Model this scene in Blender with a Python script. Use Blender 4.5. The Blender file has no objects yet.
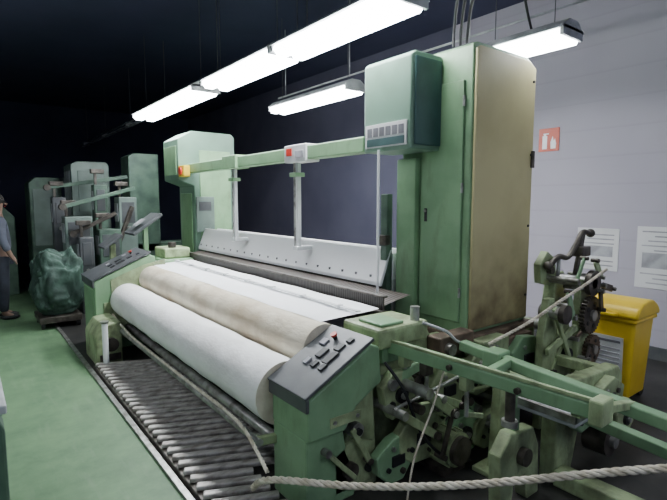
import bpy, bmesh, math, random
from mathutils import Vector, Matrix, noise
random.seed(7)
scn = bpy.context.scene
COL = scn.collection
WLOC = {}

# ------------------------------------------------------------------ materials
def mat(name, col, rough=0.5, metal=0.0, col2=None, nscale=6.0, amount=0.5, bump=0.0, bscale=40.0, stretch=(1,1,1), emit=None, estr=0.0, detail=6.0, grime=None, gscale=2.0, gamt=0.5, gstretch=(2.5,2.5,0.8)):
    m = bpy.data.materials.new(name); m.use_nodes = True
    nt = m.node_tree; N = nt.nodes; L = nt.links
    b = N["Principled BSDF"]
    b.inputs["Roughness"].default_value = rough
    b.inputs["Metallic"].default_value = metal
    tc = N.new("ShaderNodeTexCoord"); mp = N.new("ShaderNodeMapping")
    mp.inputs["Scale"].default_value = stretch
    L.new(tc.outputs["Object"], mp.inputs["Vector"])
    nz = N.new("ShaderNodeTexNoise"); nz.inputs["Scale"].default_value = nscale; nz.inputs["Detail"].default_value = detail
    L.new(mp.outputs["Vector"], nz.inputs["Vector"])
    rp = N.new("ShaderNodeValToRGB")
    c2 = col2 if col2 else tuple(c*0.6 for c in col)
    rp.color_ramp.elements[0].position = 0.35+0.25*(amount-0.5)
    rp.color_ramp.elements[0].color = (*c2, 1)
    rp.color_ramp.elements[1].position = min(0.95, 0.6+0.25*(amount-0.5))
    rp.color_ramp.elements[1].color = (*col, 1)
    L.new(nz.outputs["Fac"], rp.inputs["Fac"])
    out = rp.outputs["Color"]
    if grime:
        mp2 = N.new("ShaderNodeMapping"); mp2.inputs["Scale"].default_value=gstretch; L.new(tc.outputs["Object"], mp2.inputs["Vector"])
        n3 = N.new("ShaderNodeTexNoise"); n3.inputs["Scale"].default_value=gscale; n3.inputs["Detail"].default_value=8; n3.inputs["Roughness"].default_value=.65
        L.new(mp2.outputs["Vector"], n3.inputs["Vector"])
        r3 = N.new("ShaderNodeValToRGB"); r3.color_ramp.elements[0].position=.52; r3.color_ramp.elements[0].color=(0,0,0,1)
        r3.color_ramp.elements[1].position=.78; r3.color_ramp.elements[1].color=(gamt,gamt,gamt,1)
        L.new(n3.outputs["Fac"], r3.inputs["Fac"])
        mx = N.new("ShaderNodeMixRGB"); L.new(r3.outputs["Color"], mx.inputs[0]); L.new(out, mx.inputs[1]); mx.inputs[2].default_value=(*grime,1)
        out = mx.outputs[0]
    L.new(out, b.inputs["Base Color"])
    if bump > 0:
        n2 = N.new("ShaderNodeTexNoise"); n2.inputs["Scale"].default_value = bscale
        L.new(mp.outputs["Vector"], n2.inputs["Vector"])
        bp = N.new("ShaderNodeBump"); bp.inputs["Strength"].default_value = bump; bp.inputs["Distance"].default_value = 0.02
        L.new(n2.outputs["Fac"], bp.inputs["Height"]); L.new(bp.outputs["Normal"], b.inputs["Normal"])
    if emit:
        b.inputs["Emission Color"].default_value = (*emit, 1)
        b.inputs["Emission Strength"].default_value = estr
    return m

M = {}
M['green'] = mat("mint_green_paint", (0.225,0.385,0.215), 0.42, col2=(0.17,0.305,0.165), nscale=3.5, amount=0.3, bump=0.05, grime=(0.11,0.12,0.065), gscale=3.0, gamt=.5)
M['boxgreen'] = mat("grey_green_housing_paint", (0.15,0.26,0.19), 0.42, col2=(0.12,0.21,0.15), nscale=3.0, amount=0.3)
M['greendirty'] = mat("dirty_cream_green_paint", (0.36,0.45,0.245), 0.5, col2=(0.14,0.165,0.085), nscale=6, amount=0.35, bump=0.15, grime=(0.04,0.035,0.025), gscale=4, gamt=.7)
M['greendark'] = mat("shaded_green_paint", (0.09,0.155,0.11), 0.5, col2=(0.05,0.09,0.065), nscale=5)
M['greygreen'] = mat("grey_green_paint", (0.17,0.23,0.20), 0.5, col2=(0.11,0.15,0.13), nscale=3)
M['teal'] = mat("dark_teal_paint", (0.04,0.10,0.10), 0.45, col2=(0.03,0.075,0.075))
M['beige'] = mat("aged_cream_paint", (0.57,0.52,0.27), 0.5, col2=(0.46,0.41,0.20), nscale=1.6, amount=0.4, bump=0.05)
def base_grime(m, z0, z1, col):
    nt=m.node_tree; N=nt.nodes; L=nt.links; b=N["Principled BSDF"]
    src=b.inputs["Base Color"].links[0].from_socket
    g=N.new("ShaderNodeNewGeometry"); sx=N.new("ShaderNodeSeparateXYZ"); L.new(g.outputs["Position"],sx.inputs[0])
    mr=N.new("ShaderNodeMapRange"); mr.inputs[1].default_value=z0; mr.inputs[2].default_value=z1; mr.inputs[3].default_value=1; mr.inputs[4].default_value=0
    L.new(sx.outputs["Z"],mr.inputs[0])
    nz=N.new("ShaderNodeTexNoise"); nz.inputs["Scale"].default_value=6; nz.inputs["Detail"].default_value=8; L.new(g.outputs["Position"],nz.inputs["Vector"])
    mu=N.new("ShaderNodeMath"); mu.operation='MULTIPLY'; L.new(mr.outputs[0],mu.inputs[0]); L.new(nz.outputs["Fac"],mu.inputs[1])
    m2=N.new("ShaderNodeMath"); m2.operation='MULTIPLY'; m2.inputs[1].default_value=1.6; m2.use_clamp=True; L.new(mu.outputs[0],m2.inputs[0])
    mx=N.new("ShaderNodeMixRGB"); mx.inputs[2].default_value=(*col,1); L.new(m2.outputs[0],mx.inputs[0]); L.new(src,mx.inputs[1]); L.new(mx.outputs[0],b.inputs["Base Color"])
base_grime(M['beige'],.75,1.55,(0.12,0.085,0.045))
M['panel'] = mat("charcoal_panel", (0.085,0.09,0.095), 0.4, col2=(0.055,0.06,0.065))
M['black'] = mat("black_plastic", (0.015,0.015,0.017), 0.5)
M['steel'] = mat("worn_steel", (0.45,0.45,0.43), 0.35, 0.7, col2=(0.2,0.19,0.17), nscale=12)
M['alu'] = mat("pale_aluminium", (0.72,0.73,0.74), 0.4, 0.2, col2=(0.55,0.56,0.57), nscale=4)
M['iron'] = mat("oily_iron", (0.12,0.105,0.09), 0.45, 0.5, col2=(0.04,0.033,0.028), nscale=10)
M['rust'] = mat("rusty_brown_metal", (0.17,0.12,0.085), 0.6, 0.2, col2=(0.07,0.05,0.035), nscale=9)
M['cloth'] = mat("white_woven_cloth", (0.92,0.92,0.91), 0.9, col2=(0.74,0.73,0.70), nscale=3, amount=0.25, stretch=(1,0.6,1), bump=0.2, bscale=25)
M['brightcloth'] = mat("bright_white_cloth", (0.96,0.97,0.98), 0.8, col2=(0.92,0.93,0.94), nscale=4, amount=0.3, bump=0.1, bscale=60)
M['tancloth'] = mat("stained_tan_cloth", (0.76,0.70,0.56), 0.9, col2=(0.52,0.43,0.30), nscale=4.5, amount=0.36, stretch=(1,0.5,1), bump=0.3, bscale=30, grime=(0.27,0.18,0.11), gscale=3, gamt=.5)
M['white'] = mat("white_enamel", (0.96,0.965,0.975), 0.5, col2=(0.93,0.935,0.945), nscale=3, amount=0.3)
M['rope'] = mat("cream_cotton_rope", (0.72,0.67,0.56), 0.9, col2=(0.5,0.44,0.33), nscale=20)
M['red'] = mat("red_plastic", (0.60,0.04,0.02), 0.35, col2=(0.5,0.03,0.015))
M['orange'] = mat("orange_red_sign_paint", (0.55,0.09,0.045), 0.4, col2=(0.48,0.07,0.035))
M['yellow'] = mat("yellow_plastic", (0.78,0.54,0.03), 0.4, col2=(0.64,0.42,0.02), nscale=3, amount=0.3)
M['slat'] = mat("pale_grey_metal_slats", (0.58,0.55,0.52), 0.4, 0.35, col2=(0.28,0.25,0.22), nscale=8, stretch=(1,3,1), bump=0.2)
M['paper'] = mat("printed_paper", (0.64,0.64,0.64), 0.7, col2=(0.57,0.57,0.58), nscale=3, amount=0.3)
M['ink'] = mat("grey_ink", (0.16,0.16,0.18), 0.7)
M['palink'] = mat("pale_grey_ink", (0.38,0.38,0.41), 0.7)
M['lampglow'] = mat("fluorescent_diffuser", (0.9,0.9,0.9), 0.5, emit=(0.92,0.96,1.0), estr=46.0)
M['fillglow'] = mat("added_fill_diffuser", (0.9,0.9,0.9), 0.5, emit=(0.88,0.94,1.0), estr=18.0)  # emission for the added fill lamps out of view
M['lampbody'] = mat("grey_lamp_housing", (0.5,0.52,0.53), 0.5)
M['ceil'] = mat("dark_navy_ceiling", (0.035,0.04,0.085), 0.9, col2=(0.028,0.032,0.07), nscale=1)
M['darkwall'] = mat("dark_navy_wall", (0.04,0.045,0.085), 0.9, col2=(0.03,0.034,0.065), nscale=1)
M['rearwall'] = mat("dimmed_navy_rear_wall", (0.09,0.09,0.135), 0.9, col2=(0.07,0.07,0.11), nscale=1)  # darker copy for the far wall; light falloff is put into the colour
M['greenbag'] = mat("dark_green_tarpaulin", (0.05,0.10,0.075), 0.7, col2=(0.022,0.045,0.035), nscale=5, bump=0.6, bscale=9)
M['skin'] = mat("skin", (0.25,0.15,0.11), 0.6)
M['shirt'] = mat("grey_blue_shirt", (0.10,0.11,0.145), 0.9)
M['trousers'] = mat("dark_trousers", (0.03,0.035,0.05), 0.9)
M['hair'] = mat("dark_hair", (0.015,0.012,0.01), 0.8)

def stripes(name, c1, c2, freq, axis=1, rough=0.6):
    m = bpy.data.materials.new(name); m.use_nodes = True
    nt=m.node_tree; N=nt.nodes; L=nt.links; b=N["Principled BSDF"]; b.inputs["Roughness"].default_value=rough
    tc=N.new("ShaderNodeTexCoord"); w=N.new("ShaderNodeTexWave"); w.wave_type='BANDS'
    w.bands_direction='XYZ'[axis]; w.inputs["Scale"].default_value=freq; w.inputs["Distortion"].default_value=0.3
    L.new(tc.outputs["Object"], w.inputs["Vector"])
    r=N.new("ShaderNodeValToRGB"); r.color_ramp.elements[0].color=(*c1,1); r.color_ramp.elements[1].color=(*c2,1)
    r.color_ramp.elements[0].position=0.3; r.color_ramp.elements[1].position=0.7
    L.new(w.outputs["Fac"], r.inputs["Fac"]); L.new(r.outputs["Color"], b.inputs["Base Color"])
    bp=N.new("ShaderNodeBump"); bp.inputs["Strength"].default_value=0.4; bp.inputs["Distance"].default_value=0.01
    L.new(w.outputs["Fac"], bp.inputs["Height"]); L.new(bp.outputs["Normal"], b.inputs["Normal"])
    return m
M['reed'] = stripes("steel_reed_teeth", (0.025,0.022,0.02), (0.075,0.065,0.058), 14.0, 1)
M['warp'] = stripes("brown_warp_yarn", (0.045,0.035,0.028), (0.10,0.08,0.065), 9.0, 1)

def wallmat():
    m = bpy.data.materials.new("lilac_grey_wall_panels"); m.use_nodes=True
    nt=m.node_tree; N=nt.nodes; L=nt.links; b=N["Principled BSDF"]; b.inputs["Roughness"].default_value=0.8
    g=N.new("ShaderNodeNewGeometry"); sx=N.new("ShaderNodeSeparateXYZ"); L.new(g.outputs["Position"], sx.inputs[0])
    mu=N.new("ShaderNodeMath"); mu.operation='MULTIPLY'; mu.inputs[1].default_value=3.2; L.new(sx.outputs["Z"], mu.inputs[0])
    fr=N.new("ShaderNodeMath"); fr.operation='FRACT'; L.new(mu.outputs[0], fr.inputs[0])
    r=N.new("ShaderNodeValToRGB"); e=r.color_ramp.elements
    e[0].position=0.0; e[0].color=(0.5,0.5,0.5,1); e[1].position=0.10; e[1].color=(1,1,1,1)
    L.new(fr.outputs[0], r.inputs["Fac"])
    nz=N.new("ShaderNodeTexNoise"); nz.inputs["Scale"].default_value=1.2; L.new(g.outputs["Position"], nz.inputs["Vector"])
    rc=N.new("ShaderNodeValToRGB"); rc.color_ramp.elements[0].color=(0.34,0.32,0.375,1); rc.color_ramp.elements[1].color=(0.41,0.39,0.445,1)
    L.new(nz.outputs["Fac"], rc.inputs["Fac"])
    mx=N.new("ShaderNodeMixRGB"); mx.blend_type='MULTIPLY'; mx.inputs[0].default_value=0.16
    L.new(rc.outputs["Color"], mx.inputs[1]); L.new(r.outputs["Color"], mx.inputs[2]); L.new(mx.outputs[0], b.inputs["Base Color"])
    return m
M['wall']=wallmat()

def floormat():
    m = bpy.data.materials.new("painted_factory_floor"); m.use_nodes=True
    nt=m.node_tree; N=nt.nodes; L=nt.links; b=N["Principled BSDF"]
    g=N.new("ShaderNodeNewGeometry"); sx=N.new("ShaderNodeSeparateXYZ"); L.new(g.outputs["Position"], sx.inputs[0])
    lt=N.new("ShaderNodeMath"); lt.operation='LESS_THAN'; lt.inputs[1].default_value=0.93; L.new(sx.outputs["X"], lt.inputs[0])
    nz=N.new("ShaderNodeTexNoise"); nz.inputs["Scale"].default_value=3.0; nz.inputs["Detail"].default_value=12; nz.inputs["Roughness"].default_value=.7; L.new(g.outputs["Position"], nz.inputs["Vector"])
    a=N.new("ShaderNodeValToRGB"); a.color_ramp.elements[0].position=.33; a.color_ramp.elements[1].position=.67
    a.color_ramp.elements[0].color=(0.085,0.165,0.085,1); a.color_ramp.elements[1].color=(0.15,0.27,0.135,1)
    L.new(nz.outputs["Fac"], a.inputs["Fac"])
    mp=N.new("ShaderNodeMapping"); mp.inputs["Scale"].default_value=(9,1.2,1); L.new(g.outputs["Position"], mp.inputs["Vector"])
    n2=N.new("ShaderNodeTexNoise"); n2.inputs["Scale"].default_value=2.0; n2.inputs["Detail"].default_value=8; L.new(mp.outputs["Vector"], n2.inputs["Vector"])
    r2=N.new("ShaderNodeValToRGB"); r2.color_ramp.elements[0].position=.55; r2.color_ramp.elements[0].color=(0,0,0,1); r2.color_ramp.elements[1].position=.75; r2.color_ramp.elements[1].color=(.4,.4,.4,1)
    L.new(n2.outputs["Fac"], r2.inputs["Fac"])
    ms=N.new("ShaderNodeMixRGB"); ms.inputs[2].default_value=(0.20,0.28,0.18,1); L.new(r2.outputs["Color"], ms.inputs[0]); L.new(a.outputs["Color"], ms.inputs[1])
    c=N.new("ShaderNodeValToRGB"); c.color_ramp.elements[0].position=.35; c.color_ramp.elements[1].position=.7
    c.color_ramp.elements[0].color=(0.018,0.018,0.018,1); c.color_ramp.elements[1].color=(0.05,0.047,0.042,1)
    L.new(nz.outputs["Fac"], c.inputs["Fac"])
    mx=N.new("ShaderNodeMixRGB"); L.new(lt.outputs[0], mx.inputs[0]); L.new(c.outputs["Color"], mx.inputs[1]); L.new(ms.outputs[0], mx.inputs[2])
    L.new(mx.outputs[0], b.inputs["Base Color"]); b.inputs["Roughness"].default_value=0.55
    return m
M['floor']=floormat()

# ------------------------------------------------------------------ mesh builder
class MB:
    def __init__(s): s.bm=bmesh.new(); s.mats=[]
    def mi(s,m):
        m = M[m] if isinstance(m,str) else m
        if m not in s.mats: s.mats.append(m)
        return s.mats.index(m)
    def _merge(s, tb, m, smooth=False):
        i=s.mi(m); vm={}
        for v in tb.verts: vm[v]=s.bm.verts.new(v.co)
        for f in tb.faces:
            try:
                nf=s.bm.faces.new([vm[v] for v in f.verts]); nf.material_index=i; nf.smooth = smooth or f.smooth
            except ValueError: pass
        tb.free()
    def box(s, lo, hi, m, bev=0.006, rot=None):
        tb=bmesh.new(); bmesh.ops.create_cube(tb,size=1)
        lo=Vector(lo); hi=Vector(hi); c=(lo+hi)/2; d=hi-lo
        for v in tb.verts: v.co=Vector((v.co.x*d.x,v.co.y*d.y,v.co.z*d.z))
        bev=min(bev, 0.4*min(abs(d.x),abs(d.y),abs(d.z)))
        if bev>0: bmesh.ops.bevel(tb,geom=list(tb.edges),offset=bev,segments=2,affect='EDGES',profile=0.5)
        if rot is not None: bmesh.ops.transform(tb,matrix=rot.to_4x4(),verts=tb.verts)
        bmesh.ops.translate(tb,vec=c,verts=tb.verts)
        s._merge(tb,m); return s
    def beam(s,p0,p1,w,h,m,bev=0.006):
        p0=Vector(p0);p1=Vector(p1);d=p1-p0;L_=d.length
        z=d.normalized(); up=Vector((0,0,1)) if abs(z.z)<0.95 else Vector((1,0,0))
        x=up.cross(z).normalized(); y=z.cross(x)
        R=Matrix((x,y,z)).transposed()
        c=(p0+p1)/2
        tb=bmesh.new(); bmesh.ops.create_cube(tb,size=1)
        for v in tb.verts: v.co=Vector((v.co.x*w,v.co.y*h,v.co.z*L_))
        bev=min(bev,0.4*min(w,h))
        if bev>0: bmesh.ops.bevel(tb,geom=list(tb.edges),offset=bev,segments=2,affect='EDGES',profile=0.5)
        bmesh.ops.transform(tb,matrix=R.to_4x4(),verts=tb.verts); bmesh.ops.translate(tb,vec=c,verts=tb.verts)
        s._merge(tb,m); return s
    def cyl(s,p0,p1,r,m,r2=None,seg=20,cap=None):
        p0=Vector(p0);p1=Vector(p1); r2=r if r2 is None else r2
        z=(p1-p0).normalized(); up=Vector((0,0,1)) if abs(z.z)<0.95 else Vector((1,0,0))
        x=up.cross(z).normalized(); y=z.cross(x)
        i=s.mi(m); ic=s.mi(cap) if cap else i
        A=[];B=[]
        for k in range(seg):
            a=2*math.pi*k/seg; o=x*math.cos(a)+y*math.sin(a)
            A.append(s.bm.verts.new(p0+o*r)); B.append(s.bm.verts.new(p1+o*r2))
        for k in range(seg):
            f=s.bm.faces.new([A[k],A[(k+1)%seg],B[(k+1)%seg],B[k]]); f.material_index=i; f.smooth=True
        A2=[s.bm.verts.new(v.co) for v in A]; B2=[s.bm.verts.new(v.co) for v in B]
        f=s.bm.faces.new(A2[::-1]); f.material_index=ic
        f=s.bm.faces.new(B2); f.material_index=ic
        return s
    def prism(s,poly,axis,a,b,m,bev=0.006):
        tb=bmesh.new()
        def P(u,v,w):
            return {'y':(u,w,v),'x':(w,u,v),'z':(u,v,w)}[axis]
        A=[tb.verts.new(P(u,v,a)) for u,v in poly]; B=[tb.verts.new(P(u,v,b)) for u,v in poly]
        n=len(poly)
        tb.faces.new(A); tb.faces.new(B[::-1])
        for k in range(n): tb.faces.new([A[k],B[k],B[(k+1)%n],A[(k+1)%n]])
        bmesh.ops.recalc_face_normals(tb,faces=tb.faces)
        if bev>0: bmesh.ops.bevel(tb,geom=list(tb.edges),offset=bev,segments=2,affect='EDGES',profile=0.5)
        s._merge(tb,m); return s
    def sphere(s,c,r,m,sc=(1,1,1),seg=16):
        tb=bmesh.new(); bmesh.ops.create_uvsphere(tb,u_segments=seg,v_segments=seg//2+2,radius=r)
        for v in tb.verts: v.co=Vector((v.co.x*sc[0],v.co.y*sc[1],v.co.z*sc[2]))+Vector(c)
        s._merge(tb,m,True); return s
    def tube(s,pts,r,m,seg=8):
        pts=[Vector(p) for p in pts]; i=s.mi(m); rings=[]
        prev=None
        for k,p in enumerate(pts):
            t=(pts[min(k+1,len(pts)-1)]-pts[max(k-1,0)]).normalized()
            if prev is None:
                up=Vector((0,0,1)) if abs(t.z)<0.9 else Vector((1,0,0)); x=up.cross(t).normalized()
            else:
                x=(prev-t*prev.dot(t)).normalized()
            prev=x; y=t.cross(x)
            rings.append([s.bm.verts.new(p+(x*math.cos(2*math.pi*j/seg)+y*math.sin(2*math.pi*j/seg))*r) for j in range(seg)])
        for k in range(len(rings)-1):
            for j in range(seg):
                f=s.bm.faces.new([rings[k][j],rings[k][(j+1)%seg],rings[k+1][(j+1)%seg],rings[k+1][j]]); f.material_index=i; f.smooth=True
        for rg in (rings[0][::-1],rings[-1]):
            f=s.bm.faces.new(rg); f.material_index=i
        return s
    def gear(s,c,r,w,teeth,m,hub='steel'):
        poly=[]
        for k in range(teeth):
            for q,rr in ((0,r*.9),(.25,r),(.5,r),(.75,r*.9)):
                a=2*math.pi*(k+q)/teeth; poly.append((c[0]+rr*math.cos(a),c[2]+rr*math.sin(a)))
        s.prism(poly,'y',c[1]-w/2,c[1]+w/2,m,0)
        s.cyl((c[0],c[1]-w,c[2]),(c[0],c[1]+w,c[2]),r*.3,hub,seg=16)
        for k in range(5):
            a=2*math.pi*k/5
            x=c[0]+r*.6*math.cos(a); z=c[2]+r*.6*math.sin(a)
            s.cyl((x,c[1]-w*.62,z),(x,c[1]-w*.4,z),r*.13,'black',seg=10)
        return s
    def done(s,name,parent=None,label=None,category=None,kind=None,group=None):
        bmesh.ops.recalc_face_normals(s.bm,faces=s.bm.faces)
        me=bpy.data.meshes.new(name)
        co=[v.co for v in s.bm.verts]
        c=Vector((sum(v.x for v in co),sum(v.y for v in co),sum(v.z for v in co)))/len(co)
        bmesh.ops.translate(s.bm,vec=-c,verts=s.bm.verts)
        s.bm.to_mesh(me); s.bm.free()
        for m in s.mats: me.materials.append(m)
        o=bpy.data.objects.new(name,me); COL.objects.link(o)
        place(o,c,parent)
        if label:o["label"]=label
        if category:o["category"]=category
        if kind:o["kind"]=kind
        if group:o["group"]=group
        return o

def place(o,w,parent=None):
    w=Vector(w); WLOC[o.name]=w
    if parent:
        o.parent=parent; o.location=w-WLOC[parent.name]
    else: o.location=w

def empty(name,loc,label,category,group=None):
    o=bpy.data.objects.new(name,None); COL.objects.link(o); o.empty_display_size=.2
    place(o,loc); o["label"]=label; o["category"]=category
    if group:o["group"]=group
    return o

def smooth_path(pts,n=8):
    pts=[Vector(p) for p in pts]; out=[]
    P=[pts[0]]+pts+[pts[-1]]
    for i in range(1,len(P)-2):
        for k in range(n):
            t=k/n; a,b,c,d=P[i-1],P[i],P[i+1],P[i+2]
            out.append(0.5*((2*b)+(c-a)*t+(2*a-5*b+4*c-d)*t*t+(3*b-a-3*c+d)*t**3))
    out.append(pts[-1]); return out

# ------------------------------------------------------------------ room
WX=5.8
b=MB(); b.box((-5,-2.0,-0.1),(WX,15,0),'floor',0); b.done("floor",kind="structure")
b=MB(); b.box((-5,-2.0,4.2),(WX,15,4.3),'ceil',0); b.done("ceiling",kind="structure")
b=MB(); b.box((WX,-2.0,0),(WX+.1,4.7,4.2),'wall',0); b.done("wall_east",kind="structure")
b=MB(); b.box((WX,4.7,0),(WX+.1,15,4.2),'rearwall',0); b.done("wall_northeast",kind="structure")  # same wall continued, its dimness painted in by the darker material
b=MB(); b.box((-5,15,0),(WX,15.1,4.2),'darkwall',0); b.done("wall_north",kind="structure")
b=MB(); b.box((-5.1,-2,0),(-5,15,4.2),'darkwall',0); b.done("wall_west",kind="structure")
b=MB(); b.box((WX-.02,-1.98,0),(WX-.001,14.98,.14),'panel',.003); b.done("baseboard_east",kind="structure")
b=MB(); b.box((.905,1.2,0.0005),(.945,14,.02),'steel',.003); b.done("trim_1",kind="structure")

# ------------------------------------------------------------------ loom
loom=empty("weaving_loom",(2.5,4.4,0),"wide mint green industrial weaving loom with cloth rollers and tall cabinets","weaving loom")

def console(y0,y1,xa,za,xb,zb,near):
    b=MB()
    if near:
        b.prism([(xa+.015,za-.24),(xa+.015,za-.008),(xb-.01,zb-.02),(xb+.05,zb-.045),(xb+.07,za-.02),(xb-.12,za-.12),(xb-.20,za-.24)],'y',y0,y1,'green',.012)
        b.prism([(xa+.02,0),(xa+.02,za-.235),(xa+.27,za-.235),(xa+.30,.28),(xa+.36,.16),(xa+.36,0)],'y',y0+.03,y1,'green',.012)
        b.prism([(xb-.12,0),(xb-.16,.30),(xb-.10,za-.1),(xb+.05,za-.05),(xb+.09,0)],'y',y0+.05,y1-.02,'greendirty',.012)
    else:
        b.prism([(xa+.015,0.0),(xa+.015,za-.008),(xb-.01,zb-.02),(xb+.05,zb-.045),(xb+.16,0.0)],'y',y0,y1,'green' ,.012)
        b.box((xa+.007,y0+.05,.10),(xa+.017,y1-.05,za-.10),'green',.004)
    body=b.done("console",loom,label="sloping green control console with charcoal panel")
    n=Vector((-(zb-za),0,xb-xa)).normalized()
    def S(u,v,h):
        return Vector((xa+(xb-xa)*u,y0+(y1-y0)*v,za+(zb-za)*u))+n*h
    Ls=math.hypot(xb-xa,zb-za)
    ang=-math.atan2(zb-za,xb-xa)
    R=Matrix.Rotation(ang,3,'Y')
    def pb(mb,u,v,lu,lv,h0,h1,m,bev=.003):
        c=S(u,v,(h0+h1)/2)
        mb.box(c-Vector((lu/2,lv/2,(h1-h0)/2)),c+Vector((lu/2,lv/2,(h1-h0)/2)),m,bev,rot=R)
    b=MB(); pb(b,.5,.5,Ls+.01,(y1-y0)+.02,0,.02,'panel',.006); 
    b.box((xa-.003,y0-.008,za-.07),(xa+.017,y1+.008,za+.005),'panel',.005)
    b.done("control_panel",body,label="charcoal sloping control panel")
    for (u,v,lu,lv,m) in [(.40,.25,.05,.035,'black'),(.40,.45,.05,.035,'black'),(.40,.65,.05,.035,'palink'),(.55,.3,.10,.05,'black'),(.57,.55,.08,.05,'black'),(.72,.35,.06,.05,'black'),(.72,.75,.05,.05,'palink'),(.86,.3,.04,.04,'black')]:
        b=MB(); pb(b,u,v,lu,lv,.02,.032,m); b.done("push_button",body)
    b=MB(); c=S(.82,.62,.02); b.cyl(c,c+n*.025,.014,'black'); b.cyl(c+n*.025,c+n*.038,.021,'red',seg=24)
    b.done("emergency_stop",body,label="red mushroom emergency stop button")
    if near:
        b=MB(); b.box((xa+.28,y0+.08,.03),(xb-.10,y0+.2,za-.20),'iron',.006); b.done("recess",body,label="dark block for the shaded recess between castings")  # dark block painting in the shade of the gap between castings
        b=MB(); b.cyl((1.70,y0-.0,.40),(1.70,y0+.09,.40),.045,'steel'); b.cyl((1.70,y0-.02,.40),(1.70,y0,.40),.02,'black'); b.done("shaft_end",body)
        b=MB(); b.beam((1.66,y0+.0,.42),(1.78,y0-.01,.20),.02,.035,'greendirty'); b.cyl((1.78,y0-.03,.20),(1.78,y0+.06,.20),.018,'iron'); b.done("lever",body)
        b=MB(); b.beam((1.48,y0+.0,.34),(1.68,y0,.13),.02,.03,'greendirty'); b.cyl((1.48,y0-.02,.34),(1.48,y0+.06,.34),.022,'steel'); b.done("lever",body)
        b=MB(); b.prism([(1.56,.05),(1.56,.28),(1.70,.34),(1.86,.28),(1.88,.05)],'y',y0+.03,y0+.06,'greendirty',.006); b.cyl((1.66,y0+.0,.17),(1.66,y0+.04,.17),.05,'iron'); b.cyl((1.80,y0+.01,.14),(1.80,y0+.04,.14),.025,'black'); b.done("casting_plate",body)
        b=MB(); b.box((1.50,y0-.005,.47),(1.72,y0+.0,.53),'greendirty',.003); b.cyl((1.53,y0-.012,.50),(1.53,y0-.004,.50),.012,'steel',seg=8); b.cyl((1.69,y0-.012,.50),(1.69,y0-.004,.50),.012,'steel',seg=8); b.done("bracket",body)
    else:
        b=MB(); b.box((xa+.10,y0-.012,.12),(xb+.02,y0-.001,.55),'greendirty',.006)
        b.done("access_cover",body,label="grimy green bolted access cover")
console(1.98,2.35,1.345,.668,1.81,.905,True)
console(5.80,6.40,1.10,.80,1.74,1.08,False)

def sideframe(y0,y1):
    b=MB()
    prof=[(1.86,0),(1.86,.84),(2.42,.86),(2.5,.72),(3.72,.72),(3.78,.62),(3.78,0),(3.3,0),(3.1,.22),(2.5,.22),(2.3,0)]
    b.prism(prof,'y',y0,y1,'greendirty',.01)
    return b.done("side_frame",loom,label="oil-stained green cast side frame")
sf=sideframe(2.12,2.34); sideframe(6.55,6.85)
b=MB(); b.box((1.92,2.05,.80),(2.36,2.40,.93),'greendirty',.02); b.box((1.97,2.08,.93),(2.16,2.3,.95),'green',.01)
b.cyl((2.28,2.1,.93),(2.28,2.1,1.02),.03,'steel'); b.done("bearing_housing",loom)
b=MB(); b.box((1.92,5.9,.80),(2.42,6.5,.97),'green',.02); b.box((1.97,6.0,.97),(2.3,6.4,1.10),'greendirty',.02); b.cyl((2.1,6.1,1.10),(2.1,6.1,1.17),.05,'iron'); b.done("bearing_housing",loom)

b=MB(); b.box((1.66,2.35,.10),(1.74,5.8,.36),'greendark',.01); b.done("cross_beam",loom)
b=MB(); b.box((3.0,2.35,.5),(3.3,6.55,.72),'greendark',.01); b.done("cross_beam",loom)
b=MB(); b.cyl((1.25,2.3,.34),(1.25,5.8,.34),.022,'steel'); 
for y in (2.33,5.75): b.beam((1.25,y,.34),(1.7,y,.28),.04,.05,'greendirty')
b.done("guard_rail",loom,label="thin worn steel rail in front of rollers")
b=MB(); b.cyl((1.45,2.35,.24),(1.45,5.8,.24),.035,'steel'); b.done("guide_rod",loom)

def roll(x,z,r,m,name,y0=2.37,y1=5.78,wob=.004,label=None):
    b=MB(); i=b.mi(m); rings=[]; n=60; seg=40
    for k in range(n+1):
        y=y0+(y1-y0)*k/n
        rr=r+wob*(math.sin(k*.9)+math.sin(k*.37+1))*.5
        rings.append([b.bm.verts.new((x+rr*math.cos(2*math.pi*j/seg),y,z+rr*math.sin(2*math.pi*j/seg))) for j in range(seg)])
    for k in range(n):
        for j in range(seg):
            f=b.bm.faces.new([rings[k][j],rings[k][(j+1)%seg],rings[k+1][(j+1)%seg],rings[k+1][j]]); f.smooth=True; f.material_index=i
    for rg in (rings[0][:],rings[-1][:]):
        f=b.bm.faces.new([b.bm.verts.new(v.co) for v in rg]); f.material_index=b.mi('tancloth')
    b.cyl((x,y0-.07,z),(x,y0,z),.035,'steel'); b.cyl((x,y1,z),(x,y1+.06,z),.035,'steel')
    return b.done(name,loom,label=label)
roll(1.455,.56,.19,'cloth',"cloth_roll",label="thick wound roll of white woven cloth")
roll(1.745,.775,.155,'tancloth',"take_up_roller",wob=.002,label="tan stained cloth-covered take-up roller")
b=MB(); i=b.mi('brightcloth'); prof=[(1.76,.932),(1.82,.933),(1.90,.935),(2.0,.939),(2.1,.943),(2.2,.946),(2.27,.95)]
rows=[]
for k in range(41):
    y=2.42+(6.46-2.42)*k/40
    rows.append([b.bm.verts.new((x if y<5.78 or q>1 else 1.88+.01*q,y,z+.003*math.sin(k*.8+q))) for q,(x,z) in enumerate(prof)])
for k in range(40):
    for q in range(len(prof)-1):
        f=b.bm.faces.new([rows[k][q],rows[k+1][q],rows[k+1][q+1],rows[k][q+1]]); f.smooth=True
b.done("cloth_sheet",loom,label="stretched bright white woven cloth")
b=MB(); b.box((2.05,2.4,.955),(2.08,5.9,.965),'alu',.003)
for k in range(8): b.box((2.04,2.6+k*.46,.95),(2.09,2.63+k*.46,.972),'alu',.003)
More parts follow.
